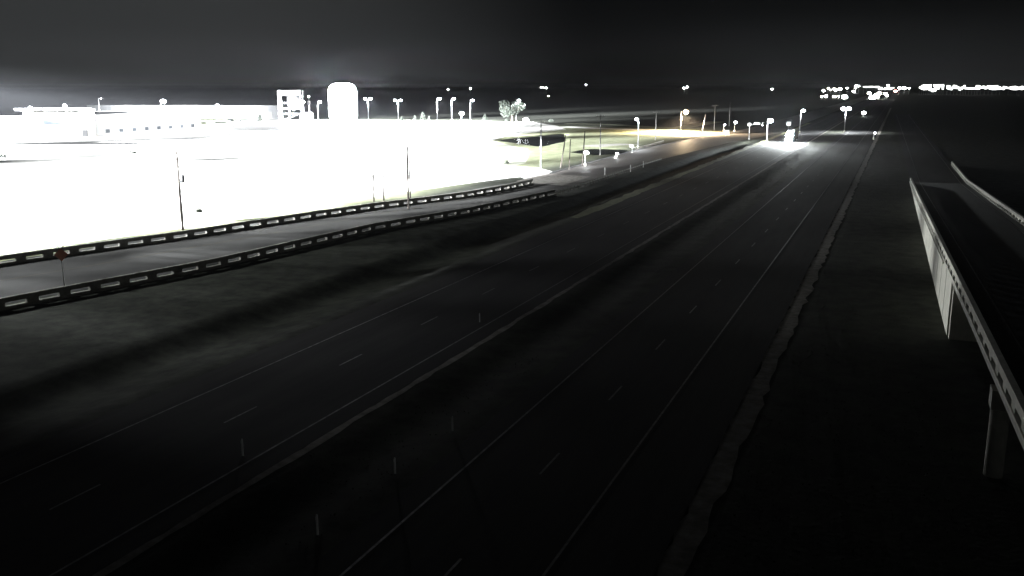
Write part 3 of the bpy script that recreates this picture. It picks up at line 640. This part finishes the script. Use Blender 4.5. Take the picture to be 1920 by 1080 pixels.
obj('cabinet', MB().box((-.5, -.5, 2.2), (5, 2, 4.4)), M['white'], r)

p = G(644, 229); r = thing('pylon_sign', 'huge glaring white lit pylon sign, the brightest thing in the picture', 'illuminated sign', (p[0], p[1], 0), TH)
D = math.hypot(*p); hs = HT(p, 155); ws = 52 / F * D
for sx in (-1, 1): obj('column', MB().box((sx * ws * .42, .6, hs * .4), (.9, .9, hs * .8)), M['steel'], r)
def rounded(w_, z0, z1, rad, y0, y1):
    pts = []
    for cx, cz, a0 in ((w_ / 2 - rad, z1 - rad, 0), (-w_ / 2 + rad, z1 - rad, 90), (-w_ / 2 + rad * .4, z0 + rad * .4, 180), (w_ / 2 - rad * .4, z0 + rad * .4, 270)):
        rr = rad if a0 < 180 else rad * .4
        pts += [(cx + rr * math.cos(R(a0 + k * 15)), cz + rr * math.sin(R(a0 + k * 15))) for k in range(7)]
    return MB().quadstrip([[(x, y0, z) for x, z in pts], [(x, y1, z) for x, z in pts]])
obj('cabinet', rounded(ws, hs * .07, hs * .99, 4.6, .12, 1.5), M['steel'], r)
obj('screen', rounded(ws - .4, hs * .07 + .2, hs * .99 - .2, 4.4, 0.0, .1), M['screen'], r)
obj('footing', MB().box((0, .8, .6), (ws * 1.02, 2.6, 1.2)), M['concrete'], r)

# ------------------------------------------------------------------ vegetation
def leafy(mb, c, rad, n, size, rnd, sq=1.0):
    for _ in range(n):
        u = Vector((rnd.gauss(0, 1), rnd.gauss(0, 1), rnd.gauss(0, 1))).normalized() * (rnd.random() ** .45)
        q = Vector(c) + Vector((u.x * rad, u.y * rad, u.z * rad * sq)); a = Vector((rnd.gauss(0, 1), rnd.gauss(0, 1), rnd.gauss(0, 1))).normalized(); b = a.cross(Vector((rnd.random(), rnd.random(), rnd.random()))).normalized()
        k = size * rnd.uniform(.6, 1.3); mb.sheet([tuple(q - a * k), tuple(q + b * k * .6), tuple(q + a * k), tuple(q - b * k * .6)])
def tree(label, p, h, wd, mt, seed, n=900, group='trees beyond the yard'):
    rnd = random.Random(seed); r = thing('broadleaf_tree', label, 'tree', (p[0], p[1], 0), 0, group)
    tk = MB().tube((0, 0, -.1), (.1, 0, h * .45), wd * .04, wd * .025, 8)
    for k in range(5): a = k * 1.3; tk.tube((.1, 0, h * (.3 + .03 * k)), (math.cos(a) * wd * .3, math.sin(a) * wd * .3, h * .68), wd * .018, wd * .006, 6)
    obj('trunk', tk, M['bark'], r); cr = MB()
    for k in range(14):
        a = rnd.uniform(0, 6.28); q = rnd.uniform(.1, .36) * wd
        leafy(cr, (math.cos(a) * q, math.sin(a) * q, h * rnd.uniform(.35, .86)), wd * rnd.uniform(.14, .22), n // 14, wd * .035, rnd, .8)
    obj('crown', cr, mt, r); return r
tree('large round pale tree behind the lamp at the end of the yard', G(960, 228), HT(G(960, 228), 189), 15, M['paleleaf'], 3, 2200)
def cone_tree(label, px, pb, pt, wd, seed, mt):
    p = G(px, pb); h = HT(p, pt); rnd = random.Random(seed); r = thing('conical_evergreen', label, 'evergreen tree', (p[0], p[1], 0), 0, 'young evergreens along the far side of the yard')
    obj('trunk', MB().tube((0, 0, -.1), (0, 0, h * .8), .15, .03, 6), M['bark'], r); cr = MB()
    for k in range(9): z = h * (.12 + .09 * k); leafy(cr, (0, 0, z), wd * .5 * (1 - k / 10), 40, .35, rnd, .8)
    obj('crown', cr, mt, r)
for i, (px, pt, wd, l) in enumerate([(754, 217, 2.4, 'small evergreen right of the lone double headed lamp'), (778, 215, 3.2, 'stubby pale evergreen left of the tallest green one'), (793, 207, 4.6, 'tallest green conical evergreen between the lamp groups'),
        (805, 217, 2.2, 'narrow small evergreen at the foot of the close lamp pair'), (909, 212, 4.2, 'stepped pale evergreen left of the round tree'), (950, 223, 3, 'lowest pale evergreen in front of the round tree'), (488, 213, 3.5, 'pale evergreen in front of the warehouse'), (1033, 224, 3, 'greenish small evergreen, rightmost of the row')]):
    cone_tree(l, px, 228, pt, wd, i + 10, M['paleleaf'])
rnd = random.Random(9)
for i, (px, py, wd, l) in enumerate([(5, 296, 2.4, 'small dark bush at the left edge of the yard'), (249, 289, 2.2, 'low dark bush in the middle of the white yard'), (813, 248, 4.5, 'low dark bush below the close lamp pair'), (949, 307, 1.5, 'dark upright shrub on the greenish slope below the basin'), (373, 398, 1.0, 'tiny dark shrub right of the transformer pole')]):
    p = G(px, py); r = thing('bush', l, 'bush', (p[0], p[1], 0), 0, 'small dark bushes in the yard'); cr = MB()
    leafy(cr, (0, 0, wd * .25), wd * .5, 160, .12 * wd ** .5, rnd, .45 if i < 3 else 1.0); leafy(cr, (wd * .3, 0, wd * .15), wd * .3, 80, .12, rnd, .5)
    obj('foliage', cr, M['leaf'], r); obj('stem', MB().tube((0, 0, -.05), (0, 0, wd * .3), .05, .02, 6), M['bark'], r)
# tufts on the rough banks: nobody could count them
tf = MB(); rnd = random.Random(21)
for _ in range(6000):
    t = 30 + 330 * rnd.random() ** 1.3; a = rnd.random()
    s = rnd.uniform(-27.3, -21.5) if a < .5 else rnd.uniform(-6.0, ls(t) - 1)
    z = hgt(s, t); k = rnd.uniform(.02, .07)
    for j in range(3):
        an = rnd.uniform(0, 3.14); dx, dy = math.cos(an) * k * .5, math.sin(an) * k * .5
        tf.sheet([(s - dx, t - dy, z), (s + dx, t + dy, z), (s + dx * 1.4, t + dy * .6, z + k), (s - dx * .6, t - dy * 1.4, z + k * .8)])
gt = obj('grass_tufts', tf, M['tuft']); struct(gt, 'stuff')

# ------------------------------------------------------------------ signs
p = G(121, 540); r = thing('road_work_sign', 'orange road work sign with two thin flag sticks on top, at the bridge rail', 'road sign', (p[0], p[1], 0.02), R(35)); hh = HT(p, 476)
obj('post', MB().box((0, .05, hh * .5), (.08, .08, hh)), M['steel'], r)
pl = obj('sign_panel', MB().sheet([(0, 0, hh - .75), (.62, 0, hh - .1), (0, 0, hh + .55), (-.62, 0, hh - .1)]), M['orange'], r)
sm = pl.modifiers.new('th', 'SOLIDIFY'); sm.thickness = .03
for k in (-1, 1):
    fg = obj('flag', MB().tube((k * .1, 0, hh + .4), (k * .45, 0, hh + 1.25), .025, n=6), M['wood'], r)
    obj('finial', MB().sphere((k * .45, 0, hh + 1.25), .04, 6, 4), M['wood'], fg)
p = G(523, 402); r = thing('small_sign', 'small dark plate on a thin post behind the bridge rail', 'road sign', (p[0], p[1], 0), R(30)); hh = HT(p, 371)
obj('post', MB().box((0, .03, hh * .5), (.06, .06, hh)), M['darksteel'], r); obj('sign_panel', MB().box((0, 0, hh - .45), (.55, .04, .85)), M['darksteel'], r)
p = G(1185, 287); r = thing('small_sign', 'small white plate on a post at the frontage road kerb below the blue white lamp', 'road sign', (p[0], p[1], 0), R(20)); hh = HT(p, 271)
obj('post', MB().box((0, .05, hh * .5), (.12, .08, hh)), M['white'], r); obj('sign_panel', MB().box((-.2, 0, hh - .4), (1.3, .05, .7)), M['white'], r)
for px, py, pt, l in ((1134, 328, 314, 'short white marker post where the driveway meets the guard rail'), (1182, 322, 309, 'short white marker post midway along the guard rail'), (1206, 314, 302, 'short white marker post near the far end of the guard rail')):
    p = G(px, py); hh = HT(p, pt); r = thing('marker_post', l, 'marker post', (p[0], p[1], 0), 0, 'white marker posts along the guard rail')
    obj('post', MB().box((0, 0, hh / 2), (.12, .12, hh)), M['white'], r); obj('reflector', MB().box((0, -.08, hh - .2), (.2, .03, .35)), M['white'], r)
# signal mast arm left of the white street lamp
p = G(1404, 262); hh = HT(p, 234); r = thing('signal_mast', 'signal mast arm with backlit sign plates left of the white street lamp', 'traffic signal', (p[0], p[1], 0), 0)
obj('pole', MB().tube((0, 0, 0), (0, 0, hh + .8), .16, .12), M['steel'], r); obj('arm', MB().tube((0, 0, hh), (5.6, -2.2, hh + 1.0), .1, .06), M['white'], r)
obj('sign_panel', MB().box((.0, -.3, hh + .1), (1.3, .06, 1.1), R(20)), M['white'], r); obj('sign_panel', MB().box((2.8, -1.4, hh + .55), (2.2, .06, .8), R(20)), M['white'], r)
sg = obj('signal_head', MB().box((4.8, -2.2, hh + .4), (.45, .35, 1.2)), M['black'], r)
for k, mt in enumerate(('white', 'white', 'glow_w')): obj('lens', MB().tube((4.8, -2.38, hh + .8 - .4 * k), (4.8, -2.42, hh + .8 - .4 * k), .13, n=12), M[mt], sg)
p = G(1363, 253); r = thing('utility_cabinet', 'pale roadside cabinet beneath the two dim poles', 'cabinet', (p[0], p[1], 0), .3)
obj('cabinet_body', MB().box((0, 0, .9), (1.4, 1, 1.8)), M['white'], r); obj('door', MB().box((0, -.52, .9), (1.1, .04, 1.5)), M['steel'], r); obj('lid', MB().box((0, 0, 1.85), (1.6, 1.2, .1)), M['steel'], r)
p = G(1267, 250); r = thing('utility_cabinet', 'low pale box at the foot of the amber street lamp', 'cabinet', (p[0], p[1], 0), .3)
obj('cabinet_body', MB().box((0, 0, .6), (2.4, 1.4, 1.2)), M['white'], r); obj('lid', MB().box((0, 0, 1.25), (2.6, 1.6, .1)), M['concrete'], r)

# ------------------------------------------------------------------ vehicles
def extr(mb, prof, wd, x0=0.0):
    """side profile (y,z) extruded across x"""
    return mb.quadstrip([[(x0 - wd / 2, y, z) for y, z in prof], [(x0 + wd / 2, y, z) for y, z in prof]])
def car(label, loc, rz, paint, lit=False, group='cars parked in the yard'):
    r = thing('parked_car', label, 'car', loc, rz, group)
    obj('body', extr(MB(), [(-2.3, .35), (-2.35, .7), (-2.2, .92), (-1.2, 1.0), (1.5, 1.02), (2.2, .95), (2.3, .6), (2.2, .35)], 1.8), paint, r)
    cb = obj('cabin', extr(MB(), [(-1.15, .99), (-.45, 1.45), (.9, 1.47), (1.6, 1.01)], 1.6), M['glass'], r)
    obj('roof', extr(MB(), [(-.42, 1.46), (-.4, 1.5), (.88, 1.52), (.92, 1.475)], 1.5), paint, cb)
    for x in (-.85, .85):
        for y in (-1.45, 1.4):
            wl = obj('wheel', MB().tube((x - .1, y, .33), (x + .1, y, .33), .33, n=14), M['black'], r); obj('rim', MB().tube((x * 1.1 - .02 , y, .33), (x * 1.1 + .03, y, .33), .19, n=10), M['steel'], wl)
    for x in (-.65, .65): obj('headlight', MB().box((x, -2.34, .7), (.35, .06, .16)), M['white'], r); obj('taillight', MB().box((x, 2.28, .75), (.3, .06, .18)), M['glow_r'] if lit else M['orange'], r)
    return r
c0 = car('white car parked in front of the warehouse, right of the white lamp', (*G(432, 229), 0.01), .3, M['carw'])
dup(c0, (*G(448, 230), 0.01), .3, 'white car parked farthest right before the warehouse'); dup(c0, (*G(395, 232), 0.01), 1.2, 'white car parked left of the lamp before the warehouse')
# oncoming truck
T = (-34.2, 338.0)
r = thing('truck', 'oncoming truck with blazing headlights on the left carriageway', 'truck', (T[0], T[1], 0.02), 0)
obj('cab', extr(MB(), [(-1.2, .6), (-1.25, 1.5), (-.9, 2.1), (-.3, 3.0), (1.6, 3.3), (1.6, .6)], 2.4), M['carw'], r)
obj('windscreen', MB().quadstrip([[(-1.05, -.95, 2.12), (1.05, -.95, 2.12), (1.0, -.38, 2.95), (-1.0, -.38, 2.95)], [(-1.05, -.9, 2.1), (1.05, -.9, 2.1), (1.0, -.33, 2.93), (-1.0, -.33, 2.93)]]), M['glass'], r)
obj('hood', extr(MB(), [(-3.0, .6), (-3.05, 1.3), (-2.8, 1.6), (-1.24, 1.75), (-1.21, .6)], 1.9), M['carw'], r)
gr = obj('grille', MB().box((0, -3.06, 1.05), (1.1, .05, .8)), M['darksteel'], r)
obj('bumper', MB().box((0, -3.15, .5), (2.3, .2, .35)), M['steel'], r)
obj('trailer', MB().box((0, 8.6, 2.5), (2.5, 13.6, 2.9)), M['white'], r); obj('chassis', MB().box((0, 6, .85), (1.0, 17, .3)), M['darksteel'], r)
for y in (-2.1, 3.1, 4.4, 12.8, 14.1):
    for x in (-1.0, 1.0):
        wl = obj('wheel', MB().tube((x - .14, y, .5), (x + .14, y, .5), .5, n=16), M['black'], r); obj('rim', MB().tube((x * 1.12, y, .5), (x * 1.16, y, .5), .28, n=10), M['steel'], wl)
for x in (-.85, .85):
    obj('headlight', MB().tube((x, -3.1, 1.0), (x, -3.2, 1.0), .34, n=14), M['head'], r)
    spot_light('headlamp_beam', r, (x, -3.5, 1.2), (x, -13, 0), 6e6, 60, .8, (.92, 1, 1), .2)
    point_light('headlamp_glare', r, (x, -4.2, 1.1), 3e6, (.95, 1, 1), .3)
obj('added_glare_bar', MB().box((0, -1.0, 3.15), (1.9, .2, .34)), M['head'], r)  # glowing bar added to widen the headlight glare
obj('work_light', MB().box((0, -3.12, 1.55), (1.7, .12, .4)), M['head'], r)  # glowing panel added over the grille to fill out that glare
for x in (-.95, .95): obj('added_glare_disc', MB().tube((x, -3.26, .5), (x, -3.3, .5), .2, n=12), M['head'], r)  # glowing discs added low on the bumper for more glare
for x in (-.8, 0, .8): obj('marker_light', MB().box((x, -.2, 3.12), (.25, .12, .1)), M['glow_w'], r)
for x in (-1.35, 1.35): obj('mirror', MB().box((x, -1.1, 2.3), (.25, .1, .6)), M['darksteel'], r)
p = G(1478, 246); hh = HT(p, 232); r = thing('lit_sign', 'small square lit sign seen just above the oncoming truck', 'illuminated sign', (p[0], p[1], 0), TH)
obj('post', MB().box((0, .2, hh / 2), (.25, .25, hh)), M['steel'], r); obj('cabinet', MB().box((0, .1, hh), (1.9, .3, 1.7)), M['steel'], r); obj('face', MB().box((0, -.08, hh), (1.7, .06, 1.5)), emit('sign_face', (.9, 1, 1), 1.6), r)

# ------------------------------------------------------------------ the town on the horizon: every lamp, canopy and lit building a thing
def far_pt(px, py, D):
    """plan point at forward distance D seen in column px, and the height that shows at row py"""
    d = ray(px, 161.0); k = D / math.hypot(d[0], d[1]); p = (d[0] * k, d[1] * k); return p, HT(p, py)
M0 = thing('high_mast_light', 'x', 'mast light', (0, 3000, 0), 0, 'mast lights of the distant town')
obj('pole', MB().tube((0, 0, -1), (0, 0, 1), .35, .2, 8), M['steel'], M0)
protos = {}
def town_light(px, py, size, D, label, glow='glow_city', sq=.6):
    p, h = far_pt(px, py, D); h = max(h, 4.0)
    r = thing('mast_light', label, 'mast light', (p[0], p[1], 0), 0, 'mast lights of the distant town')
    obj('pole', MB().tube((0, 0, 0), (0, 0, h), .4, .25, 6), M['steel'], r)
    R_ = size / F * D / 2
    hd = obj('lamp_ring', MB().lathe((0, 0, h), [(R_ * .9, 0), (R_, .2), (R_ * .9, .4)], 10), M['steel'], r)
    obj('lens', MB().sphere((0, 0, h - R_ * sq), R_, 10, 6, sq), M[glow], hd, True)
    return r
for o_ in list(M0.children): bpy.data.objects.remove(o_)
bpy.data.objects.remove(M0)
TL = [(840, 167, 3, 'faint lone light above the close lamp pair, left one', 'glow_city'), (882, 165, 3, 'faint lone light above the close lamp pair, right one', 'glow_city'),
 (1099, 158.5, 2.6, 'lone light highest above the basins', 'glow_city'), (1024.5, 164, 2.8, 'small light right beside the short bright bar on the horizon', 'glow_city'), (1028.5, 207, 2.6, 'tiny light low in the dark behind the pale crossarm pole', 'glow_y'),
 (1283, 164, 4, 'larger of two close lights high above the amber lamp', 'glow_city'), (1288.5, 162, 3, 'smaller of two close lights high above the amber lamp', 'glow_city'), (1448, 166, 3.6, 'lone light high above the white street lamp', 'glow_city'),
 (1544.5, 168.5, 4.5, 'leftmost light of the town', 'glow_city'), (1553, 164.5, 2.6, 'small light next right of the leftmost town light', 'glow_y'), (1558, 168, 2.6, 'weak light between two brighter ones in the left of town', 'glow_y'), (1565, 165.5, 5, 'left half of the bright slanted light pair', 'glow_y'), (1568, 168, 4.5, 'right half of the bright slanted light pair', 'glow_y'),
 (1575.5, 165, 5.5, 'bright light right of the slanted pair', 'glow_city'), (1589, 164, 3.6, 'lone light between the bright one and the town centre', 'glow_city'), (1601.5, 170, 4.8, 'round light below the rooftop lights', 'glow_city'), (1605, 160, 4.5, 'wide light highest over the left of town', 'glow_city'), (1610, 160.5, 3, 'small light beside the highest one', 'glow_city'), (1604, 164, 3, 'weak light under the highest one', 'glow_y'),
 (1550, 178.5, 5.5, 'square light lower left of town', 'glow_city'), (1564, 180, 2.8, 'first of three dots in a row', 'glow_y'), (1568, 180.5, 2.4, 'middle of three dots in a row', 'glow_y'), (1574, 180, 2.6, 'last of three dots in a row', 'glow_y'), (1585, 178.5, 10, 'big white light above the median street lamp', 'glow_city'), (1542, 186, 3, 'dim light lowest at the left of town', 'glow_y'),
 (1665, 158.5, 4, 'single light above the streak in mid town', 'glow_city'), (1680, 169, 5.5, 'reddish white light right of the cluster', 'glow_r'), (1631, 173, 6, 'upper left light of the dense cluster', 'glow_city'), (1637, 180, 9, 'lowest and largest light of the dense cluster', 'glow_city'), (1644, 176, 8, 'middle light of the dense cluster', 'glow_city'), (1650, 173, 7, 'upper right light of the dense cluster', 'glow_y'), (1661, 174, 4.5, 'small round light right of the dense cluster', 'glow_city'), (1665, 178, 3.4, 'dim light at the lower right of the cluster', 'glow_city'), (1648, 186, 4, 'flat light under the dense cluster', 'glow_city'),
 (1687, 163.5, 5, 'left light of the arched pair', 'glow_city'), (1696, 163, 6, 'right light of the arched pair', 'glow_city'), (1705, 164.5, 3, 'tiny light right of the arched pair', 'glow_city')]
for i, (px, py, sz, l, gl) in enumerate(TL): town_light(px, py, sz, 1500 if py > 172 else 2400, l, gl)
def canopy(px0, px1, py, hpx, D, label, nl=4):
    p, h = far_pt((px0 + px1) / 2, py, D); wdt = (px1 - px0) / F * D * 1.05; hh = hpx / F * D
    r = thing('lit_canopy', label, 'lit canopy', (p[0], p[1], 0), math.atan2(-p[0], p[1]), 'lit canopies of the distant town')
    h = max(h, hh)
    for k in range(nl): obj('column', MB().box(((k / (nl - 1) - .5) * wdt * .9, 0, h / 2 - hh / 4), (.8, .8, h - hh / 2)), M['steel'], r)
    rs = random.Random(int(px0)); mb = MB(); n = max(3, int((px1 - px0) / 3))
    obj('roof', MB().box((0, 4, h + hh * .5 + .35), (wdt, 10, .6)), M['roof'], r)
    for k in range(n):      # uneven lit bays
        x = ((k + .5) / n - .5) * wdt; z = hh * rs.uniform(.25, 1.0)
        mb.box((x, -.9 - .01 * (k % 2), h + (hh - z) * rs.uniform(-.5, .5)), (wdt / n * rs.uniform(.8, 1.0), .5, z))
    obj('lit_front', mb, M['canopy'], r)
    return r
canopy(1013, 1022, 164, 2.6, 2600, 'short bright bar of light on the dark horizon above the basins')
for a in [(1621, 1646, 163, 2.6, 'long thin lit front left of mid town'), (1650, 1674, 166, 4.5, 'thick lit front in mid town'), (1726, 1744, 163.5, 9, 'bright blazing front right of the town centre'), (1744, 1755, 175, 8, 'low blazing front beneath two others'), (1752, 1768, 163, 8, 'blazing front joined to the low one'),
          (1779, 1806, 164.5, 9, 'wide blazing front before the thin streak'), (1808, 1832, 165.5, 3, 'thin streak of light between blazing fronts'), (1835, 1866, 164, 7, 'blazing front second from the right edge'), (1867, 1932, 165, 6, 'longest blazing front running off the right edge')]:
    canopy(*a[:4], 2300, a[4], 6)

# ------------------------------------------------------------------ air
b = MB().box((0, 5700, 17), (18600, 13000, 38.0)); hzb = obj('haze', b, None)
hm = bpy.data.materials.new('haze_air'); hm.use_nodes = True; t = hm.node_tree; t.nodes.clear()
ho = t.nodes.new('ShaderNodeOutputMaterial'); pv = t.nodes.new('ShaderNodeVolumePrincipled')
pv.inputs['Color'].default_value = (.9, .93, 1, 1); pv.inputs['Density'].default_value = 0.00004; pv.inputs['Anisotropy'].default_value = .55
t.links.new(pv.outputs[0], ho.inputs['Volume']); hzb.data.materials.clear(); hzb.data.materials.append(hm); struct(hzb, 'stuff')
